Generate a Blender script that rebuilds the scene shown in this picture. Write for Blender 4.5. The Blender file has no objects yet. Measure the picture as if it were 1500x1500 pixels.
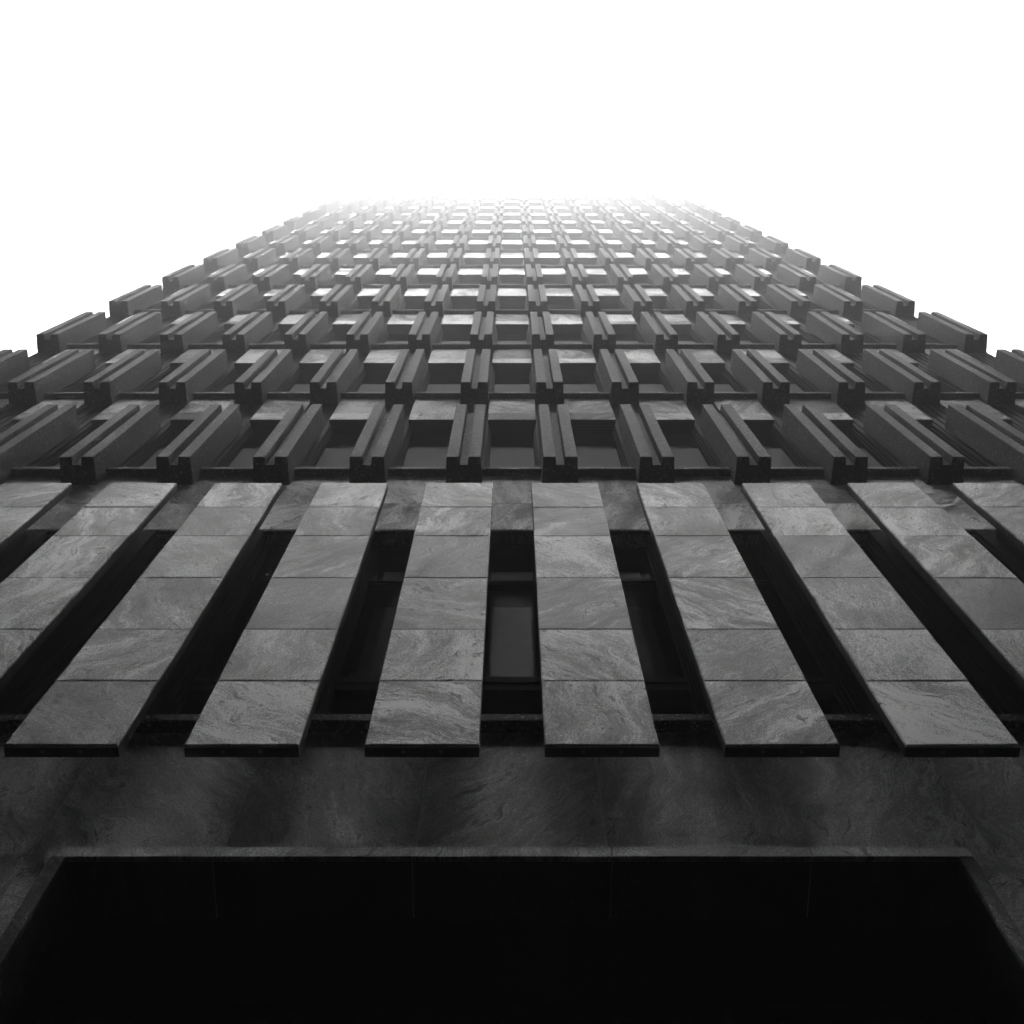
import bpy, math, random
from mathutils import Vector
random.seed(7)
S = bpy.context.scene
C = S.collection
R = math.radians

# ------------------------------------------------------------------ camera numbers
F = 1850.0                       # focal length in photo pixels (photo 1500 wide)
TH = R(72.62)                    # pitch above the horizon
CAMZ = 1.6
H = 3.84                         # storey height
Z1 = 12.61 + CAMZ                # underside of the first row of concrete mullions
ROWS = 21
COLS = [i + .5 for i in range(-8, 8)]
BAYS = list(range(-7, 8))
D_M, D_F, D_W, D_S = 3.35, 3.318, 3.65, 3.642
ROOF = Z1 + ROWS * H + 1.1

# ------------------------------------------------------------------ materials
def mat(name):
    m = bpy.data.materials.new(name); m.use_nodes = True
    nt = m.node_tree; nt.nodes.clear()
    out = nt.nodes.new('ShaderNodeOutputMaterial')
    b = nt.nodes.new('ShaderNodeBsdfPrincipled')
    nt.links.new(b.outputs[0], out.inputs[0])
    return m, nt, b
def N(nt, t, **k):
    n = nt.nodes.new(t)
    for a, v in k.items():
        if a in n.inputs.keys(): n.inputs[a].default_value = v
        else: setattr(n, a, v)
    return n
def g(v): return (v, v, v, 1)
def ramp(nt, src, stops, interp='LINEAR'):
    r = nt.nodes.new('ShaderNodeValToRGB'); r.color_ramp.interpolation = interp
    e = r.color_ramp.elements
    while len(e) > 1: e.remove(e[-1])
    e[0].position = stops[0][0]; e[0].color = g(stops[0][1])
    for p, v in stops[1:]:
        x = e.new(p); x.color = g(v)
    nt.links.new(src, r.inputs[0]); return r
def mathn(nt, op, a, b=None, clamp=False):
    n = nt.nodes.new('ShaderNodeMath'); n.operation = op; n.use_clamp = clamp
    for i, v in enumerate((a, b)):
        if v is None: continue
        if isinstance(v, (int, float)): n.inputs[i].default_value = v
        else: nt.links.new(v, n.inputs[i])
    return n.outputs[0]
def vmath(nt, op, a, b):
    n = nt.nodes.new('ShaderNodeVectorMath'); n.operation = op
    for i, v in enumerate((a, b)):
        if isinstance(v, tuple): n.inputs[i].default_value = v
        else: nt.links.new(v, n.inputs[i])
    return n.outputs[0]

def marble(name, base=.36, rough=.42, spec=.5, vary=.75, power=1.9):
    m, nt, b = mat(name)
    L = nt.links.new
    geo = N(nt, 'ShaderNodeNewGeometry')
    at = N(nt, 'ShaderNodeAttribute', attribute_name='panel_seed')       # one random number per slab
    seed = at.outputs['Fac']
    sx = mathn(nt, 'MULTIPLY', seed, 37.0); sz = mathn(nt, 'MULTIPLY', seed, 91.0)
    cmb = N(nt, 'ShaderNodeCombineXYZ'); L(sx, cmb.inputs[0]); L(sz, cmb.inputs[2]); L(sx, cmb.inputs[1])
    p = vmath(nt, 'ADD', geo.outputs['Position'], cmb.outputs[0])
    rot = nt.nodes.new('ShaderNodeVectorRotate'); rot.rotation_type = 'Y_AXIS'
    L(geo.outputs['Position'], rot.inputs['Vector'])
    ang = mathn(nt, 'SUBTRACT', mathn(nt, 'MULTIPLY', mathn(nt, 'FRACT', mathn(nt, 'MULTIPLY', seed, 13.7)), 2.0), 2.57)
    L(ang, rot.inputs['Angle'])
    q = vmath(nt, 'ADD', rot.outputs[0], cmb.outputs[0])
    # slow warp so that the veins swirl
    wn = N(nt, 'ShaderNodeTexNoise', **{'Scale': 1.5, 'Detail': 3.0}); L(q, wn.inputs['Vector'])
    w1 = vmath(nt, 'SUBTRACT', wn.outputs['Color'], (.5, .5, .5))
    w1 = vmath(nt, 'MULTIPLY', w1, (.55, .55, .55))
    q2 = vmath(nt, 'ADD', q, w1)
    st = vmath(nt, 'MULTIPLY', q2, (1.0, 1.0, 6.5))
    cloud = N(nt, 'ShaderNodeTexNoise', **{'Scale': 1.1, 'Detail': 5.0, 'Roughness': .6}); L(q2, cloud.inputs['Vector'])
    streak = N(nt, 'ShaderNodeTexNoise', **{'Scale': 1.05, 'Detail': 13.0, 'Roughness': .74, 'Distortion': .25}); L(st, streak.inputs['Vector'])
    st2 = vmath(nt, 'MULTIPLY', q2, (3.0, 3.0, 11.0))
    crack = N(nt, 'ShaderNodeTexNoise', **{'Scale': 1.6, 'Detail': 9.0, 'Roughness': .62, 'Distortion': .9}); L(st2, crack.inputs['Vector'])
    grain = N(nt, 'ShaderNodeTexNoise', **{'Scale': 120.0, 'Detail': 3.0, 'Roughness': .8}); L(p, grain.inputs['Vector'])
    c1 = ramp(nt, cloud.outputs[0], [(.3, .55), (.5, 1.0), (.68, 1.5)])
    c2 = ramp(nt, streak.outputs[0], [(.28, .22), (.40, .62), (.48, .95), (.52, 1.1), (.58, 1.5), (.68, 2.1)])
    c3 = ramp(nt, crack.outputs[0], [(.33, .18), (.39, .7), (.43, 1.0)])
    c4 = ramp(nt, grain.outputs[0], [(.3, .35), (.5, 1.0), (.7, 1.8)])
    mid = N(nt, 'ShaderNodeTexNoise', **{'Scale': 26.0, 'Detail': 5.0, 'Roughness': .7}); L(st, mid.inputs['Vector'])
    c5 = ramp(nt, mid.outputs[0], [(.3, .6), (.5, 1.0), (.7, 1.5)])
    msk = N(nt, 'ShaderNodeTexNoise', **{'Scale': 2.3, 'Detail': 2.0}); L(q, msk.inputs['Vector'])
    mm = ramp(nt, msk.outputs[0], [(.38, 0.0), (.52, 1.0)])
    mix = N(nt, 'ShaderNodeMix', data_type='FLOAT'); L(mm.outputs[0], mix.inputs[0]); mix.inputs[2].default_value = 1.0
    L(c3.outputs[0], mix.inputs[3])
    # how streaky this slab is: some are banded, some only clouded
    sw_ = mathn(nt, 'ADD', mathn(nt, 'MULTIPLY', mathn(nt, 'FRACT', mathn(nt, 'MULTIPLY', seed, 7.9)), .85), .25)
    mxs = N(nt, 'ShaderNodeMix', data_type='FLOAT'); L(sw_, mxs.inputs[0]); mxs.inputs[2].default_value = .95; L(c2.outputs[0], mxs.inputs[3])
    fk = N(nt, 'ShaderNodeTexNoise', **{'Scale': 7.0, 'Detail': 6.0, 'Roughness': .6, 'Distortion': .4}); L(vmath(nt, 'MULTIPLY', q2, (1.0, 1.0, 2.6)), fk.inputs['Vector'])
    fl = ramp(nt, fk.outputs[0], [(.32, .12), (.36, .5), (.39, 1.0), (.60, 1.0), (.68, 1.6)])
    tone = mathn(nt, 'ADD', mathn(nt, 'MULTIPLY', mathn(nt, 'FRACT', mathn(nt, 'MULTIPLY', seed, 5.3)), vary), 1 - vary * .54)
    v = mathn(nt, 'MULTIPLY', c1.outputs[0], mxs.outputs[0])
    mxf = N(nt, 'ShaderNodeMix', data_type='FLOAT'); L(mathn(nt, 'FRACT', mathn(nt, 'MULTIPLY', seed, 3.37)), mxf.inputs[0]); mxf.inputs[2].default_value = 1.0; L(fl.outputs[0], mxf.inputs[3])
    v = mathn(nt, 'MULTIPLY', v, mxf.outputs[0])
    v = mathn(nt, 'MULTIPLY', v, mix.outputs[0])
    v = mathn(nt, 'MULTIPLY', v, c4.outputs[0])
    v = mathn(nt, 'MULTIPLY', v, tone)
    v = mathn(nt, 'MULTIPLY', v, c5.outputs[0])
    v = mathn(nt, 'POWER', v, power)
    v = mathn(nt, 'MULTIPLY', v, base)
    v = mathn(nt, 'MINIMUM', v, .95)
    cc = N(nt, 'ShaderNodeCombineXYZ')
    for i in range(3): L(v, cc.inputs[i])
    L(cc.outputs[0], b.inputs['Base Color'])
    rr = ramp(nt, streak.outputs[0], [(.3, rough + .15), (.7, rough - .06)])
    L(rr.outputs[0], b.inputs['Roughness'])
    b.inputs['Specular IOR Level'].default_value = spec
    hgt = mathn(nt, 'ADD', mathn(nt, 'MULTIPLY', mix.outputs[0], 1.0), mathn(nt, 'MULTIPLY', grain.outputs[0], .25))
    bp = N(nt, 'ShaderNodeBump', **{'Strength': .35, 'Distance': .006}); L(hgt, bp.inputs['Height'])
    L(bp.outputs[0], b.inputs['Normal'])
    return m

def aggregate(name, dark=.05, light=.42, scale=50.0):
    m, nt, b = mat(name); L = nt.links.new
    geo = N(nt, 'ShaderNodeNewGeometry')
    vo = N(nt, 'ShaderNodeTexVoronoi', **{'Scale': scale, 'Randomness': 1.0}); L(geo.outputs['Position'], vo.inputs['Vector'])
    sep = N(nt, 'ShaderNodeSeparateColor'); L(vo.outputs['Color'], sep.inputs[0])
    peb = ramp(nt, sep.outputs[0], [(0, dark), (.55, dark * 2), (.75, light * .35), (.9, light), (1, light * 2.2)])
    edge = ramp(nt, vo.outputs['Distance'], [(.0, 1.0), (.42, .9), (.75, .3)])
    sm = N(nt, 'ShaderNodeTexNoise', **{'Scale': 2.2, 'Detail': 6.0, 'Roughness': .65}); L(geo.outputs['Position'], sm.inputs['Vector'])
    stn = ramp(nt, sm.outputs[0], [(.3, .65), (.6, 1.1)])
    mp = vmath(nt, 'MULTIPLY', geo.outputs['Position'], (9.0, 9.0, .6))
    dr = N(nt, 'ShaderNodeTexNoise', **{'Scale': 1.0, 'Detail': 4.0}); L(mp, dr.inputs['Vector'])
    drp = ramp(nt, dr.outputs[0], [(.35, .7), (.55, 1.05)])
    v = mathn(nt, 'MULTIPLY', mathn(nt, 'MULTIPLY', peb.outputs[0], edge.outputs[0]), mathn(nt, 'MULTIPLY', stn.outputs[0], drp.outputs[0]))
    cc = N(nt, 'ShaderNodeCombineXYZ')
    for i in range(3): L(v, cc.inputs[i])
    L(cc.outputs[0], b.inputs['Base Color'])
    b.inputs['Roughness'].default_value = .7; b.inputs['Specular IOR Level'].default_value = .2
    bp = N(nt, 'ShaderNodeBump', **{'Strength': .8, 'Distance': .006}); bp.invert = True
    L(vo.outputs['Distance'], bp.inputs['Height']); L(bp.outputs[0], b.inputs['Normal'])
    return m

def plain(name, v, rough, metal=0.0, spec=.5, var=.25, scale=6.0):
    m, nt, b = mat(name); L = nt.links.new
    geo = N(nt, 'ShaderNodeNewGeometry')
    n = N(nt, 'ShaderNodeTexNoise', **{'Scale': scale, 'Detail': 5.0, 'Roughness': .6}); L(geo.outputs['Position'], n.inputs['Vector'])
    r = ramp(nt, n.outputs[0], [(.3, v * (1 - var)), (.7, v * (1 + var))])
    L(r.outputs[0], b.inputs['Base Color'])
    b.inputs['Roughness'].default_value = rough; b.inputs['Metallic'].default_value = metal
    b.inputs['Specular IOR Level'].default_value = spec
    return m

def glass_mat():
    m = bpy.data.materials.new('window_glass'); m.use_nodes = True; nt = m.node_tree; nt.nodes.clear(); L = nt.links.new
    out = nt.nodes.new('ShaderNodeOutputMaterial')
    geo = N(nt, 'ShaderNodeNewGeometry')
    n = N(nt, 'ShaderNodeTexNoise', **{'Scale': 1.3, 'Detail': 2.0}); L(geo.outputs['Position'], n.inputs['Vector'])
    n2 = N(nt, 'ShaderNodeTexNoise', **{'Scale': 9.0, 'Detail': 5.0}); L(geo.outputs['Position'], n2.inputs['Vector'])
    bp = N(nt, 'ShaderNodeBump', **{'Strength': .05, 'Distance': .02}); L(n.outputs[0], bp.inputs['Height'])
    tr = nt.nodes.new('ShaderNodeBsdfTransparent')
    r = ramp(nt, n2.outputs[0], [(.35, .62), (.75, .8)]); L(r.outputs[0], tr.inputs[0])
    gl = nt.nodes.new('ShaderNodeBsdfGlossy'); gl.inputs['Roughness'].default_value = .04; gl.inputs['Color'].default_value = g(.015)
    L(bp.outputs[0], gl.inputs['Normal'])
    lw = nt.nodes.new('ShaderNodeLayerWeight'); lw.inputs[0].default_value = .5
    fr = mathn(nt, 'ADD', mathn(nt, 'MULTIPLY', mathn(nt, 'POWER', lw.outputs['Facing'], 5.0), .9), .04)
    mx = nt.nodes.new('ShaderNodeMixShader'); L(fr, mx.inputs[0]); L(tr.outputs[0], mx.inputs[1]); L(gl.outputs[0], mx.inputs[2])
    L(mx.outputs[0], out.inputs[0])
    return m
def blind_mat(name, e):
    m, nt, b = mat(name); L = nt.links.new
    geo = N(nt, 'ShaderNodeNewGeometry')
    n = N(nt, 'ShaderNodeTexNoise', **{'Scale': 160.0, 'Detail': 4.0})
    v = vmath(nt, 'MULTIPLY', geo.outputs['Position'], (1.0, 1.0, .04)); L(v, n.inputs['Vector'])
    r = ramp(nt, n.outputs[0], [(.3, .7), (.7, 1.15)])
    L(r.outputs[0], b.inputs['Emission Color']); b.inputs['Emission Strength'].default_value = e  # fabric glows; each row's lightness is put in as emission
    b.inputs['Base Color'].default_value = g(.04); b.inputs['Roughness'].default_value = .9
    return m

M = dict(
    marble=marble('veined_grey_stone', .39, .5, .4),
    span=marble('veined_spandrel_stone', .58, .7, .1),
    wall=marble('veined_wall_stone', .34, .55, .3, .3, 1.3),
    conc=aggregate('exposed_aggregate_concrete', .002, .26),
    sill=aggregate('rough_sill_concrete', .02, .4, 60),
    metal=plain('dark_bronze_metal', .008, .8, 0, .05),
    post=plain('dark_bronze_panel', .015, .7, 0, .08),
    joint=plain('dark_joint', .03, .8, spec=.1),
    edge=plain('shade_dark_edge', .035, .6, spec=.25, var=.5, scale=14.0),  # fin sides and undersides: their shade is put into this dark colour
    portal=marble('shade_dark_portal_stone', .02, .7, .05),  # portal soffit and inner faces, shade painted in as darker stone
    trim=marble('dark_jamb_stone', .10, .7, .1), arris=plain('highlight_pale_arris', .75, .5),  # arris: chamfer highlight painted as a pale colour
    mortar=plain('pale_mortar', .5, .8),
    pin=plain('steel_pin', .3, .35, .8),
    glass=glass_mat(),
    dark=plain('unlit_interior', .01, .9),
    blindL=blind_mat('lobby_glow_panel', .006), blind0=blind_mat('banking_hall_blind', .001), blind1=blind_mat('dim_glow_blind', .042), blind2=blind_mat('mid_glow_blind', .10), blind3=blind_mat('bright_glow_blind', .24),
    ground=plain('paving_concrete', .03, .85, var=.35, scale=.8),
    asphalt=plain('asphalt', .03, .9, var=.3, scale=2.0),
    facing=plain('dark_blocker_stone', .04, .8, var=.3, scale=.4),  # plain dark colour, keeps bounce off the added blocks low
)

# ------------------------------------------------------------------ mesh helpers
class MB:
    """collects solids; builds ONE mesh object"""
    def __init__(s): s.v, s.f, s.mi, s.seed = [], [], [], []
    def _add(s, vs, fs, mi, sd):
        o = len(s.v); s.v += vs
        for f in fs:
            s.f.append([i + o for i in f]); s.mi.append(mi); s.seed.append(sd)
    def box(s, x0, x1, y0, y1, z0, z1, mi=0, sd=None, ch=0.0, edge=None):
        sd = random.random() if sd is None else sd
        if ch <= 0:
            vs = [(x, y, z) for z in (z0, z1) for y in (y0, y1) for x in (x0, x1)]
            fs = [(0, 2, 3, 1), (4, 5, 7, 6), (0, 1, 5, 4), (2, 6, 7, 3), (0, 4, 6, 2), (1, 3, 7, 5)]
            s._add(vs, fs, mi, sd); return s
        # chamfered on the four edges of the street (y0) side
        c = ch
        vs = [(x0 + c, y0, z0 + c), (x1 - c, y0, z0 + c), (x1 - c, y0, z1 - c), (x0 + c, y0, z1 - c),
              (x0, y0 + c, z0), (x1, y0 + c, z0), (x1, y0 + c, z1), (x0, y0 + c, z1),
              (x0, y1, z0), (x1, y1, z0), (x1, y1, z1), (x0, y1, z1)]
        fs = [(0, 1, 2, 3), (4, 5, 1, 0), (5, 6, 2, 1), (6, 7, 3, 2), (7, 4, 0, 3),
              (8, 9, 5, 4), (9, 10, 6, 5), (10, 11, 7, 6), (11, 8, 4, 7), (11, 10, 9, 8)]
        s._add(vs, fs, mi, sd)
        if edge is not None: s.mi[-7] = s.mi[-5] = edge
        return s
    def prism(s, prof, z0, z1, mi=0, sd=0.5):
        n = len(prof)
        vs = [(x, y, z0) for x, y in prof] + [(x, y, z1) for x, y in prof]
        fs = [(i, (i + 1) % n, n + (i + 1) % n, n + i) for i in range(n)]
        fs.append(tuple(reversed(range(n)))); fs.append(tuple(range(n, 2 * n)))
        s._add(vs, fs, mi, sd); return s
    def disc(s, cx, cy, cz, r, axis, h, mi=0):
        n = 10; a = []
        for k in (0, h):
            for i in range(n):
                t = 2 * math.pi * i / n; u, w = r * math.cos(t), r * math.sin(t)
                a.append((cx + u, cy + w, cz + k) if axis == 'z' else (cx + k, cy + u, cz + w))
        fs = [(i, (i + 1) % n, n + (i + 1) % n, n + i) for i in range(n)]
        fs += [tuple(range(n, 2 * n)), tuple(reversed(range(n)))]
        s._add(a, fs, mi, .5); return s
    def mesh(s, name, mats):
        me = bpy.data.meshes.new(name); me.from_pydata(s.v, [], s.f)
        for m in mats: me.materials.append(m)
        me.polygons.foreach_set('material_index', s.mi)
        at = me.attributes.new('panel_seed', 'FLOAT', 'FACE'); at.data.foreach_set('value', s.seed)
        me.update()
        import bmesh
        b = bmesh.new(); b.from_mesh(me); bmesh.ops.recalc_face_normals(b, faces=b.faces); b.to_mesh(me); b.free()
        return me
    def build(s, name, mats, parent=None, loc=(0, 0, 0)):
        if not isinstance(mats, (list, tuple)): mats = [mats]
        o = bpy.data.objects.new(name, s.mesh(name, mats)); C.objects.link(o); o.location = loc
        if parent: o.parent = parent
        return o
def inst(name, me, parent, loc):
    o = bpy.data.objects.new(name, me); C.objects.link(o); o.parent = parent; o.location = loc; return o
def merge(mb, src, dx, dz):
    o = len(mb.v); mb.v += [(x + dx, y, z + dz) for x, y, z in src.v]
    mb.f += [[i + o for i in f] for f in src.f]; mb.mi += src.mi
    r = random.random(); mb.seed += [(q + r) % 1.0 for q in src.seed]
def empty(name, loc, label, cat):
    o = bpy.data.objects.new(name, None); C.objects.link(o); o.location = loc
    o['label'] = label; o['category'] = cat; return o

# ------------------------------------------------------------------ the tower
T = empty('office_tower', (0, 0, 0), 'tall stone clad office tower with grooved concrete mullions, rising and fading into white fog', 'office tower')
HALF = 7.5 + .215

# solid core behind everything
core = MB()
core.box(-HALF + .02, HALF - .02, 4.35, 22, 12.0 + CAMZ, ROOF - .3)
core.box(-HALF + .02, HALF - .02, 5.5, 22, 6.9 + CAMZ, 11.99 + CAMZ)
core.box(-HALF + .02, HALF - .02, 4.05, 22, 5.6 + CAMZ, 6.89 + CAMZ)
core.box(-HALF + .02, -HALF + .2, 3.9, 5.49, 6.9 + CAMZ, 11.99 + CAMZ)
core.box(HALF - .2, HALF - .02, 3.9, 5.49, 6.9 + CAMZ, 11.99 + CAMZ)
core.box(-HALF + .02, -2.41, 3.905, 22, 0, 5.59 + CAMZ)
core.box(2.41, HALF - .02, 3.905, 22, 0, 5.59 + CAMZ)
core.box(-2.40, 2.40, 6.0, 22, 0, 5.59 + CAMZ)
core.build('building_core', M['dark'], T)

# side walls of the shaft
sw = MB()
for sx in (-1, 1):
    for r in range(ROWS + 3):
        z = r * H + 1.0
        for k in range(6):
            y0 = 3.75 + k * 3.0
            x0, x1 = sorted((sx * (HALF - .02), sx * HALF))
            sw.box(x0, x1, y0 + .004, y0 + 2.996, z + .004, min(z + H - .004, ROOF - .4), 0)
sw.build('side_cladding', [M['wall']], T)

# ---- grooved mullion
def mullion_mb():
    m = MB(); f, bk, g0, g1, gd = .177, .188, .051, .042, .086
    c = .006
    for sx in (-1, 1):
        prof = [(sx * f - sx * c, D_M), (sx * f, D_M + c), (sx * bk, 3.655), (sx * .0405, 3.655), (sx * g1, D_M + gd), (sx * g0, D_M + c), (sx * (g0 + c), D_M)]
        if sx < 0: prof = prof[::-1]
        m.prism(prof, .006, 2.494)
        cx = sx * .11
        ins = [(cx + (x - cx) * .97, y + (.004 if y < D_M + .05 else 0)) for x, y in prof]
        m.prism(ins, 0, .0059); m.prism(ins, 2.4941, 2.50)
    web = [(-g1, D_M + gd), (g1, D_M + gd), (.0405, 3.65), (-.0405, 3.65)]
    m.prism(web, .0, 2.39)
    return m
mull = mullion_mb(); mull_me = mull.mesh('concrete_mullion', [M['conc']])

# rank by size in the picture
def px(x, d, z):
    z -= CAMZ
    w = d * math.cos(TH) + z * math.sin(TH); v = z * math.cos(TH) - d * math.sin(TH)
    return 750 + F * x / w, 750 - F * v / w, w
def visible(x, d, z, m=.3):
    a, b, w = px(x, d, z); s = F / w
    return -s * m < a < 1500 + s * m and -50 < b < 1550
cand = [(px(x, D_M, Z1 + r * H)[2], r, x) for r in range(ROWS) for x in COLS]
vis = sorted(c for c in cand if visible(c[2], D_M, Z1 + c[1] * H + .8))
near = set((r, x) for _, r, x in vis[:100])
rest = MB()
for _, r, x in cand:
    if (r, x) in near: inst('mullion', mull_me, T, (x, 0, Z1 + r * H))
    else: merge(rest, mull, x, Z1 + r * H)
o = rest.build('distant_mullions', [M['conc']], T); o['kind'] = 'stuff'

# ---- dark posts running behind the mullions
posts = []
for x in COLS:
    p = MB(); z0, z1 = 12.90 + CAMZ, ROOF - .5
    w = .196
    p.box(x - w, x + w, 3.70, 4.06, z0, z1)
    for dx in (-.15, -.05, .05, .15): p.box(x + dx - .008, x + dx + .008, 3.687, 3.7002, z0, z1)
    p.build('post', [M['post']], T)

# ---- windows of the shaft: frame (part) > pane, sill
ZS, ZH = .32, 2.92       # sill underside, window head above the row base
def win_frame():
    m = MB()
    zt = ZH + .02; zb = ZS + .06
    for k, (a, b, y) in enumerate(((.304, .288, 3.705), (.288, .274, 3.745), (.274, .262, 3.78))):
        for sx in (-1, 1):
            x0, x1 = sorted((sx * a, sx * b)); m.box(x0, x1, y, 3.91 - k * .002, zb, zt)
        m.box(-b, b, y + .012, 3.90 - k * .003, zt - .014 * (k + 1) - .022, zt - .014 * k - .02)
    m.box(-.262, .262, 3.79, 3.90, zb, zb + .05)
    return m
def pane_mb(): return MB().box(-.2635, .2635, 3.812, 3.82, ZS + .09, ZH - .04)
def sill_mb():
    m = MB(); m.box(-.318, .318, 3.567, 3.86, ZS, ZS + .092, ch=.006); return m
def spandrel_mb():
    m = MB(); w = .305; z0, z1, zj = ZH, H + ZS - .002, 3.30
    m.box(-w, w, D_S, 3.72, z0 + .012, zj - .0025, 0, .13, .003)
    m.box(-w, w, D_S, 3.72, zj + .0025, z1, 0, .61, .003)
    m.box(-w + .002, w - .002, D_S + .004, 3.79, z0, z0 + .013, 1)
    m.box(-w + .004, w - .004, 3.71, 3.99, z0 + .006, z1 - .01, 1)
    return m
fr, pn, sl, sp = win_frame(), pane_mb(), sill_mb(), spandrel_mb()
fr_me, pn_me, sl_me = fr.mesh('window', [M['metal']]), pn.mesh('pane', [M['glass']]), sl.mesh('sill', [M['sill']])
blind_me = [MB().box(-.258, .258, 3.835, 3.845, ZS + .07, 2.22).mesh('blind', [M['blind%d' % (k + 1)]]) for k in range(3)]
wc = [(px(x, D_W, Z1 + r * H + 1)[2], r, x) for r in range(ROWS) for x in BAYS]
wv = sorted(c for c in wc if visible(c[2], D_W, Z1 + c[1] * H + .8))
wnear = set((r, x) for _, r, x in wv[:88])
snear = set((r, x) for _, r, x in wv[:100])
rf, rp, rs, rsp = MB(), MB(), MB(), MB()
for _, r, x in wc:
    z = Z1 + r * H
    if (r, x) in wnear:
        w = inst('window', fr_me, T, (x, 0, z))
        inst('pane', pn_me, w, (0, 0, 0)); inst('sill', sl_me, w, (0, 0, 0))
        if r < 3: inst('blind', blind_me[r], w, (0, 0, 0))
    else:
        merge(rf, fr, x, z); merge(rp, pn, x, z); merge(rs, sl, x, z)
    if r < ROWS:
        if (r, x) in snear:
            s_ = MB(); merge(s_, sp, 0, 0); s_.build('spandrel', [M['span'], M['joint']], T, (x, 0, z))
        else: merge(rsp, sp, x, z)
w = rf.build('distant_windows', [M['metal']], T); w['kind'] = 'stuff'
a = rp.build('panes', [M['glass']], w); a['kind'] = 'stuff'
a = rs.build('sills', [M['sill']], w); a['kind'] = 'stuff'
a = rsp.build('distant_spandrels', [M['span'], M['joint']], T); a['kind'] = 'stuff'

# ends of the facade, parapet
e = MB()
for sx in (-1, 1):
    x0, x1 = sorted((sx * 7.30, sx * HALF))
    x2, x3 = sorted((sx * 7.698, sx * HALF))
    e.box(x2, x3, 3.655, 3.75, 12.93 + CAMZ, ROOF - .4)
e.build('corner_trim', [M['wall']], T)
p = MB()
for x in BAYS: p.box(x - .498, x + .498, 3.60, 4.2, ROOF - .62, ROOF, 0, None, .004)
p.box(-HALF, HALF, 4.2, 22, ROOF - .5, ROOF - .05, 0)
p.build('parapet', [M['wall']], T)

# ---- base: stone band behind the fin tops
b = MB(); zb0, zbj, zb1 = 11.13 + CAMZ, 11.95 + CAMZ, 12.93 + CAMZ
for x in range(-8, 8):
    x0 = max(x + .0, -HALF); x0, x1 = max(x + .502 - .0, -HALF), min(x + 1.498, HALF)
    if x1 <= x0: continue
    b.box(x0, x1, D_W, 4.0, zb0, zbj - .002, 0, None, .002)
    b.box(x0, x1, D_W, 4.0, zbj + .002, zb1, 0, None, .002)
b.box(-7.5 - .21, -7.502, D_W, 4.0, zb0, zb1)
b.build('stone_band', [M['span'], M['joint']], T)
lin = MB()
lin.box(-HALF + .03, HALF - .03, D_W + .004, 3.694, zb0 - .03, zb0 - .001)
lin.box(-HALF + .03, HALF - .03, 3.80, 4.0, zb0 - .06, zb0 - .001)
lin.build('lintel', [M['sill']], T)

# posts between the tall base windows
zw0, zw1 = 7.077 + CAMZ, zb0
for x in COLS:
    q = MB()
    q.box(x - .20, x + .20, D_W + .01, 4.05, zw0 + .09, zw1 - .031)
    for sx in (-1, 1):
        for k, (off, yy) in enumerate(((.203, 3.70), (.215, 3.745), (.232, 3.79))):
            a0, a1 = sorted((x + sx * (.19), x + sx * (off + .008)))
            q.box(a0, a1, yy, 4.045 - .002 * k, zw0 + .092, zw1 - .034)
    q.build('base_post', [M['metal']], T)

# tall base windows
def base_window(x):
    f = MB(); w = .262
    zf0 = zw0 + .095
    for sx in (-1, 1):
        a0, a1 = sorted((sx * w, sx * (w - .03))); f.box(a0, a1, 3.82, 4.03, zf0, zw1 - .061)
    hw = w - .03
    f.box(-hw, hw, 3.815, 4.02, zf0, zf0 + .04)
    # lower rail, stepped
    f.box(-hw, hw, 3.80, 4.02, 8.00 + CAMZ, 8.10 + CAMZ); f.box(-hw, hw, 3.785, 4.01, 8.105 + CAMZ, 8.145 + CAMZ); f.box(-hw, hw, 3.80, 4.02, 8.15 + CAMZ, 8.22 + CAMZ)
    f.box(-hw, hw, 3.81, 4.02, 10.10 + CAMZ, 10.14 + CAMZ); f.box(-hw, hw, 3.795, 4.01, 10.145 + CAMZ, 10.165 + CAMZ); f.box(-hw, hw, 3.81, 4.02, 10.17 + CAMZ, 10.20 + CAMZ)
    f.box(-hw, hw, 3.815, 4.02, zw1 - .11, zw1 - .062)
    o = f.build('tall_window', [M['metal']], T, (x, 0, 0))
    MB().box(-.195, .195, 4.08, 4.09, zw0 + .1, zw1 + .02).build('blind', [M['blind0']], o)
    for a0, a1 in ((zf0 + .04, 8.0 + CAMZ), (8.22 + CAMZ, 10.10 + CAMZ), (10.2 + CAMZ, zw1 - .11)):
        MB().box(-hw - .001, hw + .001, 3.862, 3.87, a0 - .001, a1 + .001).build('pane', [M['glass']], o)
for x in BAYS: base_window(x)
s = MB()
for x in range(-8, 8):
    x0, x1 = max(x + .5, -HALF) + .002, min(x + 1.5, HALF) - .002
    s.box(x0, x1, 3.567, 3.87, zw0, zw0 + .092, 0, None, .006)
s.build('base_sill', [M['sill']], T)

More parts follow.
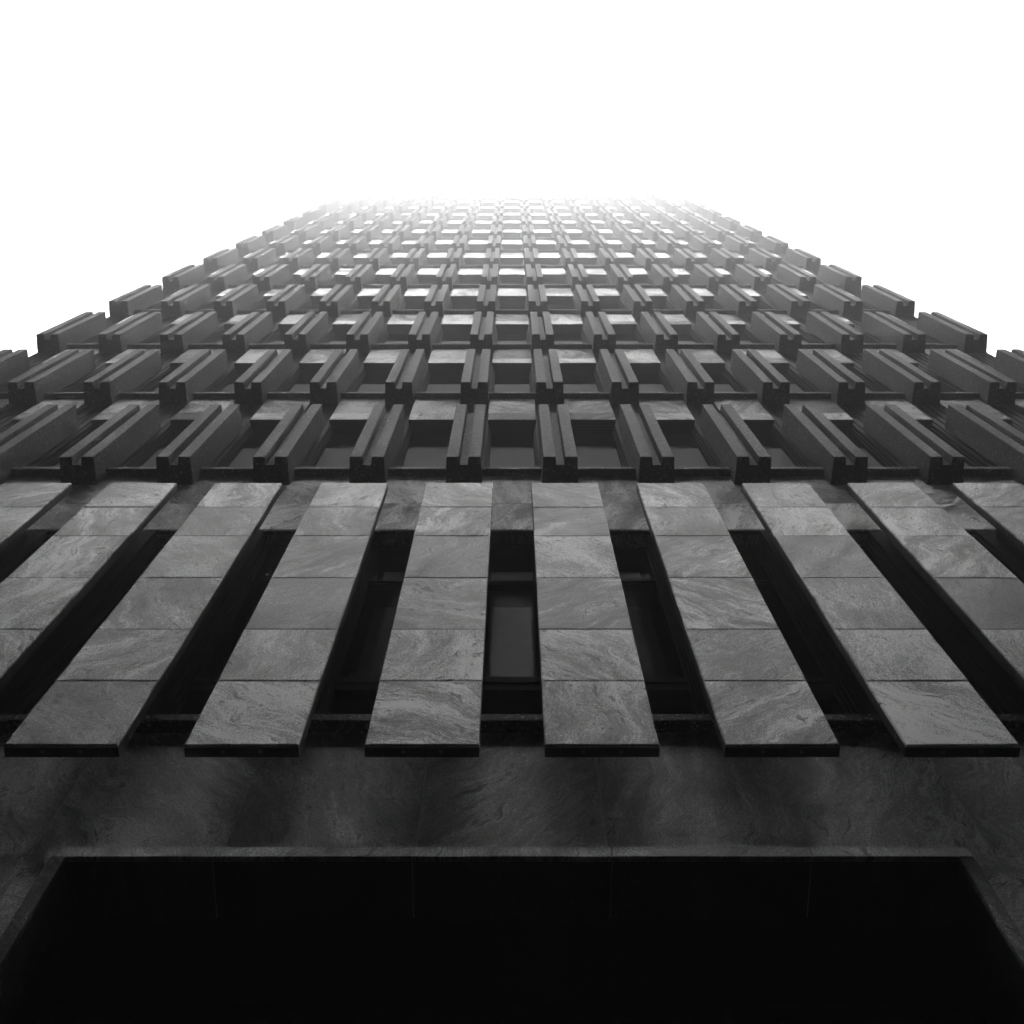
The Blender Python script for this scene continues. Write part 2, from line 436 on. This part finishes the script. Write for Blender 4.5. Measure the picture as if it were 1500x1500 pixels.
# ---- big stone fins
ZF = [6.29, 7.12, 7.94, 8.944, 9.94, 10.75, 11.53]
for x in COLS:
    f = MB(); hw = .3175
    for k in range(6):
        gap = .003
        f.box(-hw + random.uniform(-.0015, .0015), hw + random.uniform(-.0015, .0015), D_F + random.uniform(-.0015, .0015), D_F + .020,
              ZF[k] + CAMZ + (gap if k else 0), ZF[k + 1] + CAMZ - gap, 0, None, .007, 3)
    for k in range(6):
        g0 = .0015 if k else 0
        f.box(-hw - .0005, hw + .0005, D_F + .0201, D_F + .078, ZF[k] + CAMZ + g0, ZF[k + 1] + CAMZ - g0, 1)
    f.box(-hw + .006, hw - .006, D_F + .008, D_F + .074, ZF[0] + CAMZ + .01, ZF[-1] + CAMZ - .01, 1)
    for dx in (-.105, .105): f.disc(dx, D_F + .045, ZF[0] + CAMZ - .003, .011, 'z', .006, 2)
    for k in range(6):
        for t in (.22, .78):
            zz = ZF[k] + (ZF[k + 1] - ZF[k]) * t + CAMZ
            for sx in (-1, 1): f.disc(sx * hw - .0025, D_F + .045, zz, .009, 'x', .005, 2)
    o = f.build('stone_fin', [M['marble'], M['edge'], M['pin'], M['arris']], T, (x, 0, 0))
    r_ = MB(); r_.box(-.09, .09, D_F + .079, 3.659, ZF[0] + CAMZ + .85, 10.9 + CAMZ); r_.build('support_rail', [M['metal']], o)

# ---- wall below the fins with the portal
wl = MB(); zp = 5.60 + CAMZ; zj = 5.72 + CAMZ
xs = [-HALF] + [k + .5 for k in range(-8, 8)][1:-1] + [HALF]
for i in range(len(xs) - 1):
    x0, x1 = xs[i], xs[i + 1]
    lo = zj if max(abs(x0), abs(x1)) > 2.6 else zp
    wl.box(x0 + .0035, x1 - .0035, D_W, 3.9, lo + .002, zw0 - .001, 0, None, .0015)
for sx in (-1, 1):
    for k in range(4):
        c0, c1 = (2.31, 2.5, 3.9, 5.7, HALF)[k:k + 2]
        for j in range(4):
            z0 = j * zj / 4; z1 = min((j + 1) * zj / 4, zp - .001 if k == 0 else 99)
            x0, x1 = sorted((sx * (c0 + (.002 if k > 1 else 0)), sx * (c1 - (.002 if k else 0))))
            wl.box(x0, x1, D_W, 3.9, z0 + .002, z1 - .002, 0, None, .0015)
wl.build('stone_wall', [M['wall'], M['mortar']], T)
mo = MB()
mo.box(-HALF + .02, HALF - .02, D_W + .0012, 3.88, zj + .0, zw0 - .004)
for sx in (-1, 1):
    x0, x1 = sorted((sx * 2.315, sx * (HALF - .02))); mo.box(x0, x1, D_W + .0012, 3.88, 0, zj - .0)
mo.build('wall_joints', [M['mortar']], T)

# portal surround: lintel and jamb trims
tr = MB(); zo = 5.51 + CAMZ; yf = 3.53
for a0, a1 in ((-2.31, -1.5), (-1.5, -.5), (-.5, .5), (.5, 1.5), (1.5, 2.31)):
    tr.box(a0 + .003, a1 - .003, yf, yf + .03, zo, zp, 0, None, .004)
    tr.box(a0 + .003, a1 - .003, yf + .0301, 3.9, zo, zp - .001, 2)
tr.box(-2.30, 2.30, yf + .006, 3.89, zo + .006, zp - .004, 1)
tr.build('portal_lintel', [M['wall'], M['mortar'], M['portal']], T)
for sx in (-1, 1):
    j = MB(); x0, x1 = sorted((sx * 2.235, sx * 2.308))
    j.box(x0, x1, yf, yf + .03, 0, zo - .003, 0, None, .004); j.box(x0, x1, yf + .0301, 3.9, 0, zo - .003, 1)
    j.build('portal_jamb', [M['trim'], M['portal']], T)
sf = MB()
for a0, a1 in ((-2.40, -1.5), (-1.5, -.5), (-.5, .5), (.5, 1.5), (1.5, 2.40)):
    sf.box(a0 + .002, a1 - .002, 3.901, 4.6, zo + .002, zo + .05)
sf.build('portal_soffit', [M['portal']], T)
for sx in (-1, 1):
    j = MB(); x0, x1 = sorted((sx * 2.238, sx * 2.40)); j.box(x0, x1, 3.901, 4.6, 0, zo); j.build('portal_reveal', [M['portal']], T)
# entrance glazing
e = MB()
e.box(-2.236, 2.236, 3.90, 4.1, 4.87 + CAMZ, 5.50 + CAMZ)
for x in (-1.04, 1.04): e.box(x - .055, x + .055, 3.86, 4.1, 0, 4.869 + CAMZ)
for x in (-2.19, 2.19): e.box(x - .045, x + .045, 3.90, 4.1, 0, 4.869 + CAMZ)
e.box(-2.236, 2.236, 3.902, 4.09, 1.0 + CAMZ, 1.12 + CAMZ)
en = e.build('entrance_frame', [M['metal']], T)
for x0, x1 in ((-2.145, -1.095), (-.985, .985), (1.095, 2.145)):
    MB().box(x0 - .001, x1 + .001, 3.98, 4.01, .02, 4.87 + CAMZ).build('glass_pane', [M['glass']], en)

MB().box(-.90, .90, 4.25, 4.3, 3.0 + CAMZ, 4.86 + CAMZ).build('lobby_glow_panel', [M['blindL']], en)  # added glowing panel, gives the dim strip behind the entrance glass

# ------------------------------------------------------------------ ground, street and the unseen blocks added for shade
gd = MB(); gd.box(-41, 41, -24.5, 38, -.5, 0); gd.build('ground', M['ground'])['kind'] = 'structure'
rd = MB(); rd.box(-20.9, 20.9, -11, -4, .0, .004); rd.build('road', M['asphalt'])['kind'] = 'structure'

OPP_Y, OPP_H = -8.0, 34.0
Bo = empty('shade_block', (0, OPP_Y, 0), 'unseen dark block added round the plaza to shade the lower tower', 'light blocker')
ob = MB(); ob.box(-45, 45, -15, 0, 0, OPP_H); ob.build('wall', [M['facing']], Bo)  # unseen block behind the camera, sized to shade the lower fog
for sx in (-1, 1):  # unseen side blocks added to keep side light off the lower fog
    x0, x1 = sorted((sx * 12, sx * 40)); MB().box(x0, x1, .002, 44, 0, 29).build('shade_wing', [M['facing']], Bo)
    x0, x1 = sorted((sx * 21, sx * 40)); MB().box(x0, x1, .003, 40, 29.001, 52).build('shade_wing', [M['facing']], Bo)
    x0, x1 = sorted((sx * 8.6, sx * 11.99)); MB().box(x0, x1, .004, 3.9 - OPP_Y, 0, 18).build('shade_wing', [M['facing']], Bo)
    x0, x1 = sorted((sx * (HALF + .06), sx * 11.99)); MB().box(x0, x1, 3.95 - OPP_Y, 20 - OPP_Y, 0, 18).build('shade_wing', [M['facing']], Bo)
MB().box(-8.59, 8.59, .03, -1.9 - OPP_Y, 17, 17.4).build('shade_canopy', [M['facing']], Bo)  # unseen roof added to darken the fog and base near the camera
ow = MB()
for r in range(int(OPP_H / 3.6) - 1):
    for k in range(-8, 9):
        ow.box(k * 2.4 - .7, k * 2.4 + .7, .0, .02, 2 + r * 3.6, 4.2 + r * 3.6)
o = ow.build('windows', [M['glass']], Bo); o['kind'] = 'stuff'

# ------------------------------------------------------------------ haze
hz = MB(); hz.box(-41.5, 41.5, -25, 38.5, -1.5, ROOF + 3)
m = bpy.data.materials.new('fog'); m.use_nodes = True; nt = m.node_tree; nt.nodes.clear()
out = nt.nodes.new('ShaderNodeOutputMaterial'); pv = nt.nodes.new('ShaderNodeVolumePrincipled')
pv.inputs['Color'].default_value = g(1.0); pv.inputs['Density'].default_value = .039; pv.inputs['Anisotropy'].default_value = 0.15
nt.links.new(pv.outputs[0], out.inputs['Volume'])
o = hz.build('haze', m); o['kind'] = 'stuff'

# ------------------------------------------------------------------ light
SUN_EL, SUN_AZ = R(63), R(180)            # sun behind the camera, high, veiled by fog
w = bpy.data.worlds.new('World'); S.world = w; w.use_nodes = True; nt = w.node_tree; nt.nodes.clear()
out = nt.nodes.new('ShaderNodeOutputWorld'); bg = nt.nodes.new('ShaderNodeBackground')
sky = nt.nodes.new('ShaderNodeTexSky'); sky.sky_type = 'NISHITA'; sky.sun_disc = False
sky.sun_elevation = SUN_EL; sky.sun_rotation = SUN_AZ; sky.dust_density = 6; sky.air_density = 1.0; sky.ozone_density = 1
bw = nt.nodes.new('ShaderNodeRGBToBW'); nt.links.new(sky.outputs[0], bw.inputs[0])
# fog deck: the black and white sky evened out by cloud
mn = nt.nodes.new('ShaderNodeMath'); mn.operation = 'MULTIPLY_ADD'; mn.inputs[1].default_value = .05; mn.inputs[2].default_value = 44.0
nt.links.new(bw.outputs[0], mn.inputs[0])
# sky gain added towards both sides to brighten the upper fog
tcw = nt.nodes.new('ShaderNodeTexCoord'); sxyz = nt.nodes.new('ShaderNodeSeparateXYZ'); nt.links.new(tcw.outputs['Generated'], sxyz.inputs[0])
x2 = mathn(nt, 'POWER', mathn(nt, 'ABSOLUTE', sxyz.outputs[0]), 2.0)
gain = mathn(nt, 'ADD', mathn(nt, 'MULTIPLY', x2, 8.0), .08)
tot = mathn(nt, 'MULTIPLY', mn.outputs[0], gain)
nt.links.new(tot, bg.inputs[0]); bg.inputs[1].default_value = .1
nt.links.new(bg.outputs[0], out.inputs[0])
sl_ = bpy.data.lights.new('sun', 'SUN'); sl_.energy = .9; sl_.angle = R(11)
so = bpy.data.objects.new('sun', sl_); C.objects.link(so)
dirv = Vector((0, math.cos(SUN_EL), -math.sin(SUN_EL)))
so.rotation_euler = dirv.to_track_quat('-Z', 'Y').to_euler()

# ------------------------------------------------------------------ camera
cd = bpy.data.cameras.new('camera'); co = bpy.data.objects.new('camera', cd); C.objects.link(co)
cd.sensor_width = 36; cd.lens = F / 1500 * 36; cd.clip_start = .05; cd.clip_end = 2000
co.location = (0, 0, CAMZ); co.rotation_euler = (R(90) + TH, 0, 0)
S.camera = co
S.view_settings.view_transform = 'Standard'; S.view_settings.look = 'None'
S.view_settings.exposure = 2.8; S.view_settings.gamma = 1
S.render.resolution_x = S.render.resolution_y = 1024
S.cycles.volume_bounces = 0
S.cycles.use_denoising = True
